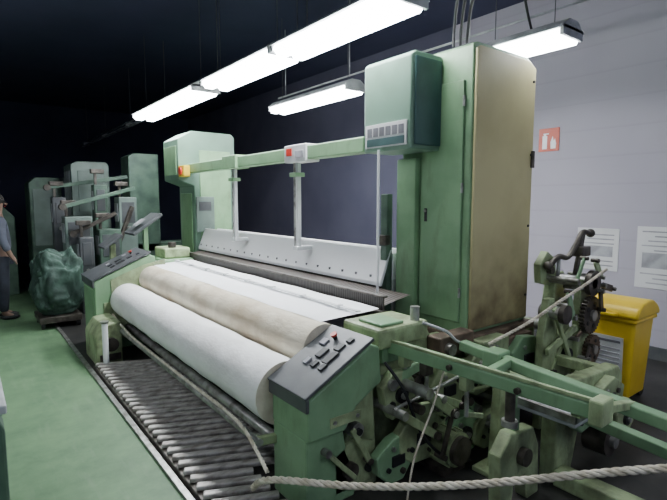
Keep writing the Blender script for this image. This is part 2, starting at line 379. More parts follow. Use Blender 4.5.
b.done("temple_bar",loom,label="pale metal temple bar across the cloth")
b=MB(); b.box((2.27,2.4,.80),(2.33,6.5,.93),'iron',.01); b.done("sley",loom)
b=MB(); b.box((2.30,2.42,.93),(2.315,6.48,1.02),'reed',0); b.done("reed",loom,label="dark fine-toothed steel reed")
b=MB(); b.box((2.285,2.4,1.02),(2.33,6.5,1.035),'iron',.005); b.done("reed_cap",loom)
b=MB(); i=b.mi('warp')
vs=[b.bm.verts.new(p) for p in ((2.32,2.45,.95),(2.32,6.45,.95),(2.61,6.45,1.0),(2.61,2.45,1.0))]; f=b.bm.faces.new(vs); f.material_index=i
b.done("warp_sheet",loom,kind="stuff",label="brown warp yarns between reed and heddles")
b=MB(); b.prism([(2.63,1.01),(2.63,1.04),(2.735,1.30),(2.755,1.30),(2.65,1.01)],'y',2.8,6.55,'white',.003)  # front board shaped to lean back so the lamps above brighten it
def lean(z): return 2.63+(z-1.04)*.105/.26
for k in range(20):
    y=2.92+k*.187
    b.box((lean(1.08)-.006,y,1.07),(lean(1.08)+.006,y+.022,1.09),'ink',.001)
b.done("leaned_heddle_board",loom,label="white board leaned to catch lamp light, with small dark holes near its lower edge")
for n in range(4):
    x=2.77+n*.07; dz=[.0,-.03,.02,.0][n]
    b=MB(); b.box((x,2.8,1.05+dz),(x+.045,6.55,1.27+dz),'white',.006)
    for y in (2.8,6.49): b.box((x,y,.62),(x+.045,y+.06,1.05+dz),'alu',.004)
    b.box((x,2.8,.60),(x+.045,6.55,.66),'alu',.004)
    b.done("heddle_frame",loom,label="long white aluminium heddle frame")
b=MB()
b.box((2.70,2.85,.68),(2.99,6.5,.99),stripes("heddle_wires",(0.03,0.025,0.02),(0.12,0.10,0.08),12.0,1),0); b.done("heddle_wires",loom,kind="stuff",label="dense fine steel heddle wires")

def tower(y0,y1,near):
    b=MB()
    x0,x1,z0,z1=(2.82,3.58,.735,2.78) if near else (2.40,3.25,.735,2.66)
    if near:
        b.prism([(x0,z0),(x0,z1-.02),(x0+.04,z1),(x1-.10,z1),(x1,z1-.06),(x1,z0)],'y',y0,y1,'green',.012)
    else:
        b.prism([(x0,1.98),(x0,z1-.12),(x0+.2,z1),(x1-.05,z1),(x1,z1-.05),(x1,z0),(x0+.22,z0),(x0+.22,1.9)],'y',y0,y1,'boxgreen',.012)
    t=b.done("cabinet_tower",loom,label="tall mint green steel drive cabinet" )
    if near:
        b=MB(); b.prism([(x0+.012,z0+.03),(x0+.012,z1-.05),(x0+.05,z1-.03),(x1-.11,z1-.03),(x1-.015,z1-.08),(x1-.015,z0+.03)],'y',y0-.025,y0-.001,'beige',.008)
        b.done("side_panel",t,label="aged pale cream side panel, grimy at the base")
        for z in (.95,1.5,2.05,2.6):
            b=MB(); b.cyl((x1-.05,y0-.034,z),(x1-.05,y0-.025,z),.010,'black',seg=10); b.done("screw",t)
        b=MB(); b.box((x1-.05,y0-.045,1.95),(x1-.02,y0-.025,2.08),'iron',.004); b.done("latch",t)
        b=MB(); b.box((x0-.02,y0+.06,z0+.08),(x0-.001,y1-.22,z1-.25),'green',.008); d=b.done("door",t,label="mint green cabinet door")
        b=MB(); b.box((x0-.028,y1-.29,1.54),(x0-.02,y1-.265,1.64),'black',.004); b.cyl((x0-.04,y1-.278,1.62),(x0-.028,y1-.278,1.62),.010,'steel',seg=10); b.done("handle",d)
        for z in (1.0,1.75,2.35):
            b=MB(); b.cyl((x0-.022,y0+.055,z),(x0-.022,y0+.055,z+.07),.009,'steel',seg=10); b.done("hinge",d)
        b=MB(); b.box((x0-.06,y1-.2,z0),(x0-.001,y1,2.02),'green',.01); b.done("channel",t)
        b=MB(); b.box((x0-.05,y0-.06,z0-.06),(x1+.05,y1+.05,z0),'rust',.012); b.done("base_plate",t)
        b=MB(); b.box((x0+.15,y0+.12,z1-.02),(x0+.45,y1-.15,z1+.05),'panel',.01); b.done("top_vent",t)
    else:
        b=MB(); b.box((x0+.205,y0+.08,.9),(x0+.219,y1-.08,1.8),'green',.006); b.box((x0-.014,y0+.05,2.05),(x0-.001,y1-.05,2.45),'green',.006); b.done("door",t)
        b=MB(); b.box((x0+.3,y0-.02,.9),(x1-.08,y0-.001,2.4),'green',.006); b.done("side_panel",t)
        b=MB(); b.box((x0+.23,y0-.04,1.25),(x0+.5,y0-.021,1.75),'greygreen',.006); b.box((x0+.27,y0-.046,1.55),(x0+.45,y0-.04,1.68),'panel',.002); b.done("terminal_box",t)
    return t
tw=tower(2.1,2.76,True); tw2=tower(6.62,7.2,False)

b=MB(); b.prism([(2.50,2.06),(2.50,2.70),(2.54,2.73),(2.815,2.73),(2.815,2.06)],'y',2.37,2.86,'boxgreen',.012); cb=b.done("drive_housing",loom,label="grey-green sheet-metal housing with dark side cover")
b=MB(); b.box((2.53,2.355,2.09),(2.80,2.369,2.69),'teal',.006); b.done("side_cover",cb,label="dark teal side cover")
b=MB(); b.box((2.488,2.40,2.09),(2.499,2.83,2.26),'paper',.002)
for k in range(6): b.box((2.484,2.425+k*.066,2.17),(2.489,2.475+k*.066,2.235),'ink',.001)
b.box((2.484,2.42,2.10),(2.489,2.81,2.155),'teal',.001)
b.done("sticker",cb,label="pale label with a row of dark blocks")

b=MB(); b.box((2.49,2.86,2.07),(2.61,6.75,2.19),'green',.01); tb_=b.done("top_beam",loom,label="long mint green overhead beam")
b=MB()
b.box((2.47,3.62,2.05),(2.63,3.98,2.21),'alu',.01); b.box((2.46,3.84,2.11),(2.47,3.93,2.18),'red',.004); b.box((2.46,3.65,2.09),(2.47,3.78,2.15),'palink',.003)
b.done("junction_box",tb_,label="pale junction box with red mark")
b=MB(); b.box((2.40,6.42,2.02),(2.49,6.62,2.17),'yellow',.01); b.cyl((2.38,6.52,2.095),(2.40,6.52,2.095),.05,'red'); b.done("warning_box",tb_,label="yellow box with red centre")
b=MB(); b.box((2.46,5.0,2.06),(2.64,5.35,2.21),'green',.01); b.done("bracket",tb_)
for y in (3.84,5.17):
    b=MB(); b.box((2.53,y,1.25),(2.57,y+.035,2.08),'alu',.004); b.box((2.53,y+.06,1.25),(2.56,y+.075,2.08),'steel',.003)
    b.box((2.50,y-.02,1.92),(2.60,y+.10,1.96),'green',.006); b.box((2.52,y-.01,1.22),(2.695,y+.085,1.26),'alu',.006)
    b.done("support_post",loom,label="slim pale metal hanging post")
b=MB(); b.cyl((2.47,2.66,.86),(2.47,2.66,2.07),.010,'white',seg=10); b.done("guide_tube",loom,label="thin white vertical tube")
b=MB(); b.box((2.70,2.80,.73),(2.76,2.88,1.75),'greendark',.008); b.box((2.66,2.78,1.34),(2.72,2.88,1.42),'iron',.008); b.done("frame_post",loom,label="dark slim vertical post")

b=MB(); R=Matrix.Rotation(math.radians(-35),3,'Y')
b.box((1.72,6.55,1.36),(2.18,7.0,1.40),'panel',.008,rot=R); b.beam((1.97,6.77,.9),(1.97,6.77,1.36),.06,.06,'green')
b.box((1.80,6.62,1.405),(1.95,6.8,1.41),'palink',.002,rot=R)
b.done("display_panel",loom,label="tilted charcoal display panel on green post")
b=MB(); b.box((1.45,6.95,1.12),(1.75,7.3,1.16),'panel',.008,rot=R); b.beam((1.62,7.1,.0),(1.62,7.1,1.1),.07,.07,'greendirty'); b.box((1.55,7.0,.5),(1.75,7.25,.8),'greendirty',.01); b.done("display_panel",loom,label="lower tilted charcoal display panel on stained post")
b=MB(); b.prism([(1.0,0),(1.0,.30),(1.08,.42),(1.25,.44),(1.25,0)],'y',5.25,5.79,'greendirty',.012); b.cyl((1.14,5.21,.22),(1.14,5.25,.22),.07,'iron'); b.box((1.03,5.235,.05),(1.23,5.25,.12),'iron',.004)
b.done("foot_guard",loom,label="stained green low guard at the machine foot")
b=MB(); b.cyl((1.06,5.12,0),(1.06,5.12,.48),.028,'white'); b.cyl((1.06,5.12,.48),(1.06,5.12,.50),.04,'steel'); b.done("guard_post",loom,label="short white guard post")
b=MB(); b.prism([(1.30,.40),(1.28,.80),(1.42,.86),(1.66,.95),(1.9,1.0),(1.95,.40)],'y',5.785,5.80,'greendirty',.004); b.done("bearing_plate",loom)

# near side mechanism ------------------------------------------------
def part(name,fn,label=None):
    b=MB(); fn(b); return b.done(name,sf,label=label)
part("gear",lambda b:b.gear((2.26,2.04,.50),.10,.04,20,'iron'))
part("gear",lambda b:b.gear((2.58,2.02,.42),.15,.04,32,'iron'))
part("belt_pulley",lambda b:(b.cyl((2.95,1.98,.45),(2.95,2.10,.45),.13,'iron',seg=28),b.cyl((3.25,1.98,.3),(3.25,2.10,.3),.08,'steel',seg=24),b.beam((2.95,2.03,.58),(3.25,2.03,.38),.03,.012,'black',0),b.beam((2.95,2.03,.32),(3.25,2.03,.22),.03,.012,'black',0)))
def motor(b):
    b.cyl((2.35,1.78,.16),(2.35,2.1,.16),.11,'greendirty',seg=28); b.cyl((2.35,1.75,.16),(2.35,1.78,.16),.09,'iron',seg=28)
    for k in range(12):
        a=2*math.pi*k/12; b.box((2.35+.115*math.cos(a)-.006,1.80,.16+.115*math.sin(a)-.006),(2.35+.115*math.cos(a)+.006,2.06,.16+.115*math.sin(a)+.006),'greendirty',0)
    b.box((2.25,1.80,0),(2.45,2.08,.05),'iron',.004)
part("drive_motor",motor)
def lev(p,q,w,h,m,piv='steel'):
    part("linkage_lever",lambda b:(b.beam(p,q,w,h,m),b.cyl((p[0],p[1]-.04,p[2]),(p[0],2.11,p[2]),h*.55,piv,seg=14),b.cyl((q[0],q[1]-.03,q[2]),(q[0],q[1]+.05,q[2]),h*.5,'iron',seg=14)))
lev((1.94,1.98,.62),(2.30,1.96,.72),.03,.06,'green'); lev((2.30,1.96,.72),(2.42,1.97,.35),.025,.06,'greendirty')
lev((2.5,1.98,.62),(2.75,1.97,.18),.03,.07,'greendirty'); lev((1.92,1.86,.48),(2.2,1.84,.28),.02,.05,'greendirty')
lev((2.05,1.80,.60),(2.28,1.78,.42),.025,.06,'greendirty'); lev((2.28,1.78,.42),(2.22,1.80,.15),.02,.035,'iron')
lev((2.62,1.84,.56),(2.88,1.82,.50),.03,.07,'greendirty'); lev((2.88,1.82,.50),(2.95,1.84,.10),.02,.05,'green')
rn=random.Random(21)
mm=['greendirty','green','iron','greendirty','greendirty','rust','steel']
for k in range(12):
    x=1.95+rn.random()*1.6; z=.10+rn.random()*.52; y=1.80+rn.random()*.1
    a=rn.random()*math.pi*2; L_=.12+rn.random()*.17
    lev((x,y,z),(x+L_*math.cos(a),y-.01,max(.05,min(.66,z+L_*math.sin(a)))),.02+rn.random()*.015,.035+rn.random()*.03,mm[k%7])
def casting(cx,cz,r,seed,y,m='greendirty',sx=1.0,sz=1.0,par=None,zmax=.70):
    rr=random.Random(seed); n=8
    poly=[(cx+sx*r*(.8+.35*rr.random())*math.cos(2*math.pi*(k+.5)/n),min(zmax,max(.02,cz+sz*r*(.8+.3*rr.random())*math.sin(2*math.pi*(k+.5)/n)))) for k in range(n)]
    b=MB(); b.prism(poly,'y',y,y+.07,m,.010)
    for k in range(4):
        a=2*math.pi*(k+.3)/4; x=cx+sx*r*.55*math.cos(a); z=cz+sz*r*.55*math.sin(a)
        b.cyl((x,y-.015,z),(x,y+.01,z),.012+.008*rr.random(),('iron','steel','black')[k%3],seg=12)
    if seed%2: b.cyl((cx,y-.02,cz),(cx,y+.02,cz),r*.28,'black'); b.cyl((cx,y-.035,cz),(cx,y-.02,cz),r*.12,'steel',seg=12)
    else: b.box((cx-r*.3,y-.012,cz-r*.22),(cx+r*.35,y+.01,cz+r*.2),'black',.006)
    b.done("casting_plate",par or sf,label="irregular cream-green cast plate with bosses")
for (cx,cz,r,sd,y,m,sx,sz) in [(2.02,.54,.17,1,1.96,'greendirty',.9,1),(2.18,.24,.19,2,1.92,'greendirty',1.1,1),(2.52,.18,.19,3,1.86,'green',1.2,.8),(2.78,.52,.19,4,1.90,'greendirty',1.3,.9),(3.05,.24,.22,5,1.90,'greendirty',1.1,1),(3.35,.50,.20,6,1.92,'green',1.2,1),(3.58,.26,.21,7,1.93,'greendirty',1,1.1),(1.97,.16,.16,8,1.93,'green',1,1),(2.42,.48,.18,10,1.92,'greendirty',1,1.1),(2.80,.16,.18,12,1.84,'greendirty',1.3,.9)]:
    casting(cx,cz,r,sd,y,m,sx,sz)
part("hose",lambda b:b.tube(smooth_path([(1.92,2.0,.75),(1.98,1.90,.6),(2.1,1.85,.3),(2.3,1.8,.1),(2.5,1.8,.03)]),.010,'black'))
part("hose",lambda b:b.tube(smooth_path([(2.3,2.05,.92),(2.45,1.98,.85),(2.6,2.0,.75),(2.8,2.04,.7)]),.010,'alu'))
part("gearbox",lambda b:(b.box((2.42,2.0,.66),(2.78,2.12,.80),'rust',.01),b.cyl((2.5,1.96,.72),(2.5,2.0,.72),.04,'steel'),b.cyl((2.66,1.96,.72),(2.66,2.0,.72),.03,'iron')))
part("gearbox",lambda b:(b.box((2.80,1.94,.58),(3.12,2.1,.72),'greendirty',.012),b.cyl((2.9,1.90,.66),(2.9,1.94,.66),.035,'steel'),b.box((3.15,1.98,.5),(3.5,2.1,.68),'rust',.012)))
part("control_rod",lambda b:b.cyl((1.90,1.90,.50),(2.75,1.86,.62),.010,'steel',seg=8))
part("control_rod",lambda b:b.cyl((2.5,1.80,.50),(3.7,1.82,.40),.012,'greendirty',seg=8))

# side extension frame filling out to the right --------------------------
b=MB()
b.prism([(2.72,0),(2.72,.52),(2.80,.60),(3.55,.56),(3.62,.48),(3.62,0),(3.42,0),(3.34,.26),(3.0,.28),(2.92,0)],'y',1.36,1.46,'greendirty',.012)
b.beam((2.80,1.40,.54),(2.80,2.1,.54),.08,.07,'greendirty'); b.beam((3.52,1.40,.50),(3.52,2.1,.50),.08,.07,'greendirty')
ef=b.done("extension_frame",loom,label="heavy yellowish-green cast extension frame")
for (cx,cz,r,sd,y,m,sx,sz) in [(2.92,.42,.15,21,1.28,'green',1.1,.9),(3.26,.42,.16,22,1.29,'greendirty',1.3,.8),(3.50,.22,.15,23,1.28,'greendirty',1,1.1)]:
    casting(cx,cz,r,sd,y,m,sx,sz,ef,.56)
b=MB(); b.cyl((3.14,1.22,.20),(3.14,1.36,.20),.10,'iron',seg=28); b.cyl((3.14,1.19,.20),(3.14,1.22,.20),.04,'steel'); b.done("pulley",ef)
b=MB(); b.beam((2.86,1.26,.50),(3.16,1.22,.22),.02,.04,'steel'); b.done("linkage_lever",ef)
b=MB(); b.box((2.70,.62,0),(2.82,1.36,.10),'greendirty',.01); b.prism([(2.70,0),(2.70,.42),(2.80,.42),(2.86,0)],'y',.66,.74,'greendirty',.008); b.beam((2.76,.66,.42),(2.76,1.4,.48),.07,.06,'green'); b.done("side_rail",ef)
b=MB(); b.prism([(2.20,0),(2.18,.34),(2.28,.44),(2.50,.42),(2.56,.30),(2.58,0),(2.46,0),(2.42,.16),(2.32,.16),(2.30,0)],'y',1.38,1.46,'greendirty',.01); b.cyl((2.38,1.34,.29),(2.38,1.38,.29),.05,'iron'); b.beam((2.36,1.42,.42),(2.36,1.42,.74),.04,.05,'green'); b.done("support_casting",ef)

# outrigger arms ------------------------------------------------------
b=MB(); b.beam((2.06,2.16,.80),(2.06,.84,.825),.08,.07,'green',.008); b.beam((2.03,2.1,.845),(2.03,.86,.872),.018,.018,'greendirty',.003)
b.box((1.98,2.08,.70),(2.16,2.2,.9),'green',.01); b.box((2.01,.82,.77),(2.12,.88,.88),'greendirty',.01)
for y in (1.2,1.6): b.cyl((2.002,y,.81),(2.02,y,.81),.016,'iron',seg=12)
oa=b.done("outrigger_arm",loom,label="mint green arm reaching out from the frame")
b=MB(); b.beam((2.62,1.98,.73),(2.62,.55,.62),.075,.065,'green',.008); b.box((2.56,1.66,.65),(2.69,1.78,.76),'green',.01)
ob=b.done("outrigger_arm",loom,label="second green arm with welded block")
b=MB(); b.beam((2.06,.95,.78),(2.66,.95,.66),.045,.04,'greendirty',.006); b.done("crosspiece",oa)
b=MB(); b.beam((2.06,1.45,.78),(2.60,1.62,.71),.05,.05,'green',.006); b.done("crosspiece",oa)
b=MB(); b.box((2.28,1.05,.60),(2.58,1.36,.62),'lampbody',.006); b.box((2.28,1.05,.62),(2.30,1.36,.66),'steel',.003); b.box((2.28,1.05,.62),(2.58,1.07,.66),'steel',.003); b.done("tool_tray",oa,label="flat grey metal tray")
b=MB(); b.prism([(2.53,0.0),(2.57,.66),(2.66,.66),(2.70,0.0)],'y',1.64,1.70,'greendirty',.008); b.box((2.46,1.58,0),(2.78,1.76,.03),'greendirty',.006); b.done("arm_leg",ob)
b=MB(); b.cyl((2.12,1.3,.78),(2.12,1.3,.60),.025,'iron'); b.cyl((2.12,1.3,.60),(2.12,1.3,.57),.04,'steel'); b.done("adjusting_knob",oa)
for k,(y,m) in enumerate([(1.5,'greendirty'),(1.78,'iron'),(1.95,'greendirty')]):
    b=MB(); b.box((2.03,y,.70),(2.10,y+.05,.79),m,.006); b.cyl((2.07,y+.025,.55),(2.07,y+.025,.70),.012,'steel',seg=8); b.beam((2.07,y+.025,.56),(2.24,y+.04,.50),.015,.03,m); b.done("clamp",oa)

# let-off mechanism beside the tower ---------------------------------
b=MB()
b.prism([(3.66,0),(3.72,.75),(3.78,1.12),(3.90,1.12),(4.0,.75),(4.12,.4),(4.12,0)],'y',1.95,2.05,'greendirty',.01)
b.prism([(3.78,.2),(3.80,1.0),(3.95,1.0),(4.0,.2)],'y',1.76,1.82,'greendirty',.01)
b.box((3.7,1.76,.0),(4.1,2.05,.06),'greendirty',.008)
lo=b.done("letoff_stand",loom,label="dirty green cast stand with gears")
b=MB(); b.gear((3.88,1.72,.80),.15,.04,30,'iron'); b.done("gear",lo)
b=MB(); b.gear((3.98,1.74,.50),.12,.04,24,'rust'); b.done("gear",lo)
b=MB(); b.cyl((3.85,1.68,1.06),(3.85,2.08,1.06),.045,'steel'); b.cyl((3.85,1.68,1.06),(3.85,1.72,1.06),.10,'iron',seg=24); b.done("shaft",lo)
b=MB(); b.tube(smooth_path([(3.62,1.92,1.20),(3.70,1.90,1.26),(3.80,1.88,1.25),(3.88,1.86,1.34),(3.96,1.85,1.44),(4.08,1.85,1.43)]),.022,'iron'); b.sphere((4.10,1.85,1.43),.036,'iron'); b.sphere((3.6,1.93,1.19),.036,'iron')
b.beam((3.92,1.87,1.1),(3.97,1.85,1.44),.03,.05,'iron'); b.box((3.88,1.80,1.25),(4.02,1.90,1.33),'iron',.01); b.cyl((3.70,1.90,1.05),(3.70,1.90,1.26),.015,'steel',seg=8); b.done("brake_lever",lo,label="dark curved iron lever with knobs")
rn=random.Random(5)
for k in range(16):
    x=3.56+rn.random()*.46; z=.15+rn.random()*1.0; y=1.66+rn.random()*.12; a=rn.random()*6.28; L_=.10+rn.random()*.15
    q=(x+L_*math.cos(a),y,max(.06,z+L_*math.sin(a)))
    b=MB(); b.cyl((x,y-.03,z),(x,1.96,z),.018,'steel',seg=10); b.beam((x,y,z),q,.018,.03+rn.random()*.04,('iron','greendirty','greendirty','green','rust')[k%5]); b.cyl((q[0],y-.03,q[2]),(q[0],y+.03,q[2]),.016,'iron',seg=10); b.done("linkage_lever",lo)
b=MB(); b.prism([(3.56,1.05),(3.54,1.2),(3.64,1.3),(3.76,1.24),(3.80,1.08),(3.70,1.02)],'y',1.96,2.02,'greendirty',.006); b.cyl((3.66,1.92,1.15),(3.66,2.0,1.15),.03,'iron'); b.done("casting_plate",lo)
b=MB(); b.prism([(3.54,.30),(3.50,.62),(3.66,.80),(3.78,.66),(3.82,.34),(3.68,.24)],'y',1.80,1.86,'greendirty',.006); b.cyl((3.66,1.76,.5),(3.66,1.82,.5),.06,'black'); b.done("casting_plate",lo)
b=MB(); b.prism([(3.30,0),(3.30,.70),(3.36,.98),(3.44,.98),(3.50,.66),(3.56,0)],'y',1.78,1.84,'greendirty',.008); tbk=b.done("tension_bracket",loom,label="stained green upright bracket")
b=MB(); b.cyl((3.40,1.70,.88),(3.40,1.86,.88),.05,'steel'); b.cyl((3.40,1.66,.88),(3.40,1.70,.88),.07,'iron'); b.done("tension_roller",tbk)
b=MB(); b.beam((3.30,1.75,.60),(3.72,1.75,.72),.03,.05,'greendirty'); b.done("tie_bar",tbk)
b=MB(); b.beam((3.36,1.74,.92),(3.62,1.74,.50),.022,.04,'greendirty'); b.done("tie_bar",tbk)
b=MB(); b.cyl((3.95,2.9,.62),(3.95,6.4,.62),.30,'tancloth',seg=40); b.cyl((3.95,2.86,.62),(3.95,2.9,.62),.42,'steel',seg=40); b.cyl((3.95,6.4,.62),(3.95,6.44,.62),.42,'steel',seg=40)
b.cyl((3.95,2.05,.62),(3.95,2.86,.62),.05,'steel'); b.done("warp_beam",loom,label="large yarn-wound warp beam with steel flanges")

# ------------------------------------------------------------------ ropes
def rope(path,r,name,label,parent=None):
    b=MB(); n=len(path); 
    for s_ in range(3):
        pts=[]; L_=0
        for k in range(n):
            if k: L_+=(path[k]-path[k-1]).length
            t=(path[min(k+1,n-1)]-path[max(k-1,0)]).normalized(); x=Vector((0,0,1)).cross(t).normalized(); y=t.cross(x)
            a=L_*math.pi*2/(r*7)+s_*2*math.pi/3
            pts.append(path[k]+(x*math.cos(a)+y*math.sin(a))*r*.5)
        b.tube(pts,r*.56,'rope',6)
    return b.done(name,parent,label=label,category=None if parent else "rope")
def dens(p,n): 
    out=[]; 
    for i in range(len(p)-1):
        for k in range(n): out.append(p[i].lerp(p[i+1],k/n))
    out.append(p[-1]); return out
rp=smooth_path([(1.18,2.26,.12),(1.18,2.06,.265),(1.45,1.70,.305),(1.76,1.30,.39),(2.1,.88,.52),(2.4,.47,.65)],6)
rope(dens(rp,12),.018,"barrier_rope","thick twisted cream rope strung low in front of loom")
rp=smooth_path([(1.27,5.70,.43),(1.225,4.9,.40),(1.215,4.0,.40),(1.21,3.2,.41),(1.205,2.65,.42),(1.195,2.40,.41),(1.185,2.22,.35),(1.17,2.08,.30)],6)
rope(dens(rp,14),.011,"front_cord","pale cord running along the front cloth roll",loom)
rp=smooth_path([(2.66,1.80,.77),(3.0,1.72,.88),(3.25,1.66,.99),(3.6,1.62,1.10),(3.84,1.60,1.18)],6)
rope(dens(rp,8),.011,"tie_rope","cream rope tied between arm and gear stand")
rp=smooth_path([(2.10,1.70,.76),(2.0,1.70,.55),(1.86,1.70,.30),(1.80,1.70,.02)],6)
rope(dens(rp,8),.006,"tie_rope","thin cream cord hanging from green arm to floor")

# ------------------------------------------------------------------ duckboard, skewed rungs
b=MB()
for k in range(36):
    y=1.65+k*.10
    x1=1.60; sk=.28
    if y-sk<2.42 and y>1.86: x1=.97+.34
    ya=y; yb=y-sk*(x1-.97)/.63
    b.beam((.97,ya,.062),(x1,yb,.062),.052,.03,'slat',.008)
b.box((.955,1.4,0),(1.0,5.2,.045),'iron',.004); b.box((1.25,1.3,0),(1.29,5.1,.045),'iron',.004); b.box((1.56,2.45,0),(1.6,4.9,.045),'iron',.004)
b.done("slatted_duckboard",label="pale grey rung-like slatted floor grating beneath the cloth rollers",category="floor grating")

# ------------------------------------------------------------------ lamps
def lamp(x,y0,y1,z,glow='lampglow',name="ceiling_lamp",lab="long white twin-tube fluorescent lamp, lit",w=1.25,grp="fluorescent lamps over the looms"):
    r=empty(name,(x,(y0+y1)/2,z),lab,"ceiling lamp",grp)
    b=MB(); b.prism([(x-.13*w,z+.02),(x-.12*w,z+.04),(x-.05*w,z+.10),(x+.05*w,z+.10),(x+.12*w,z+.04),(x+.13*w,z+.02)],'y',y0,y1,'lampbody',.004)
    for y in (y0,y1-.03): b.box((x-.12*w,y,z-.03),(x+.12*w,y+.03,z+.05),'lampbody',.006)
    b.done("lamp_housing",r)
    for sx in (-1,1):
        c=x+sx*.058*w
        b=MB(); b.prism([(c-.05*w,z+.018),(c-.052*w,z-.015),(c-.03*w,z-.055),(c+.03*w,z-.055),(c+.052*w,z-.015),(c+.05*w,z+.018)],'y',y0+.03,y1-.03,glow,.003); b.done("lamp_tube",r,label="glowing white tube diffuser")
    for y in (y0+.15,y1-.15):
        b=MB(); b.cyl((x,y,z+.10),(x,y,4.199),.004,'panel',seg=6); b.done("suspension_wire",r)
lamp(2.38,2.28,3.75,3.0,w=1.5); lamp(2.38,3.78,5.3,3.0,w=1.5); lamp(2.38,5.55,8.0,3.0,w=1.5)
lamp(3.68,4.35,6.1,2.98); lamp(3.68,1.86,2.68,2.93)
g2="added fill lamps out of view"; l2="added fill lamp out of view, lit"  # unseen lamps added beside and behind the camera to brighten the loom front
lamp(-1.1,.3,1.9,3.0,'fillglow',lab=l2,grp=g2); lamp(-1.1,3.0,4.6,3.0,'fillglow',lab=l2,grp=g2); lamp(-1.1,5.7,7.3,3.0,'fillglow',lab=l2,grp=g2)
lamp(1.6,-1.7,-.2,3.0,'fillglow',lab=l2,grp=g2); lamp(4.3,-1.5,.1,3.0,'fillglow',lab=l2,grp=g2)
b=MB(); b.box((2.66,1.5,3.12),(2.72,14.5,3.15),'lampbody',.004); b.tube([(2.62,1.5,3.17),(2.62,14.5,3.17)],.012,'lampbody')
for k in range(7): b.cyl((2.69,1.9+k*2,3.14),(2.69,1.9+k*2,4.199),.006,'panel',seg=6); b.box((2.60,1.88+k*2,3.12),(2.74,1.92+k*2,3.19),'lampbody',.003)
b.done("cable_tray",label="long grey steel conduit rail hung from ceiling beside lamps",category="cable tray")
for dx in (0,.08,.16):
    b=MB(); b.tube(smooth_path([(3.0+dx,2.42,2.835),(2.98+dx,2.4,2.98),(2.86+dx,2.25,3.18),(2.85+dx,2.0,3.3),(3.0+dx,1.8,3.34),(3.15+dx*.5,1.7,3.6),(3.15+dx*.3,1.6,4.19)]),.012,'black')
    b.done("power_cable",label="black cable rising from cabinet to ceiling",category="cable",group="cables above the cabinet")
b=MB(); b.tube(smooth_path([(3.68,2.2,3.05),(3.5,2.15,3.2),(3.3,2.1,3.5),(3.25,2.05,4.19)]),.010,'black'); b.done("power_cable",label="black cable sagging from lamp up to ceiling",category="cable")
b=MB(); b.tube(smooth_path([(2.58,7.9,3.22),(2.56,6.8,3.19),(2.57,5.6,3.24),(2.56,4.6,3.19),(2.57,3.6,3.23),(2.60,2.6,3.22)],10),.010,'lampbody'); b.done("lamp_cable",label="pale loose cable looping along the lamp row",category="cable")
b=MB(); b.tube([(3.95,1.0,3.25),(3.95,6.5,3.25)],.012,'lampbody')
for y in (1.2,3.0,4.8,6.3): b.cyl((3.95,y,3.25),(3.95,y,4.199),.006,'lampbody',seg=6)
b.done("conduit",label="thin grey conduit hung from ceiling on rods",category="conduit")

# ------------------------------------------------------------------ bin
bn=empty("waste_bin",(4.52,1.75,0),"yellow plastic wheeled waste bin with white label","waste bin")
def frust(b,x0,x1,y0,y1,z0,z1,ins,m,bev=.03):
    tb=bmesh.new(); 
    A=[tb.verts.new(p) for p in ((x0+ins,y0+ins,z0),(x1-ins,y0+ins,z0),(x1-ins,y1-ins,z0),(x0+ins,y1-ins,z0))]
    B=[tb.verts.new(p) for p in ((x0,y0,z1),(x1,y0,z1),(x1,y1,z1),(x0,y1,z1))]
    tb.faces.new(A[::-1]); tb.faces.new(B)
    for k in range(4): tb.faces.new([A[k],A[(k+1)%4],B[(k+1)%4],B[k]])
    bmesh.ops.bevel(tb,geom=list(tb.edges),offset=bev,segments=3,affect='EDGES',profile=.5)
    b._merge(tb,m)
D=.06
b=MB(); frust(b,4.28,4.70,1.48+D,1.90+D,.03,.74,.035,'yellow'); b.box((4.265,1.465+D,.69),(4.715,1.915+D,.73),'yellow',.015); b.done("bin_body",bn)
b=MB(); b.prism([(4.25,.732),(4.255,.78),(4.29,.825),(4.37,.86),(4.48,.875),(4.58,.865),(4.67,.82),(4.72,.77),(4.73,.732)],'y',1.45+D,1.93+D,'yellow',.02); b.box((4.22,1.60+D,.74),(4.26,1.78+D,.77),'yellow',.008); b.done("bin_lid",bn)
for y in (1.54+D,1.84+D):
    b=MB(); b.cyl((4.62,y-.02,.05),(4.62,y+.02,.05),.05,'black'); b.done("wheel",bn)
b=MB(); b.box((4.282,1.56+D,.22),(4.288,1.82+D,.56),'alu',.001,rot=Matrix.Rotation(math.radians(-2),3,'Y'))
for k in range(6): b.box((4.276,1.58+D,.26+k*.038),(4.282,1.80+D-.05*(k%3==0),.272+k*.038),'palink',0)
b.box((4.274,1.58+D,.51),(4.280,1.80+D,.53),'ink',0)
b.done("bin_label",bn,label="white printed label with grey text lines")

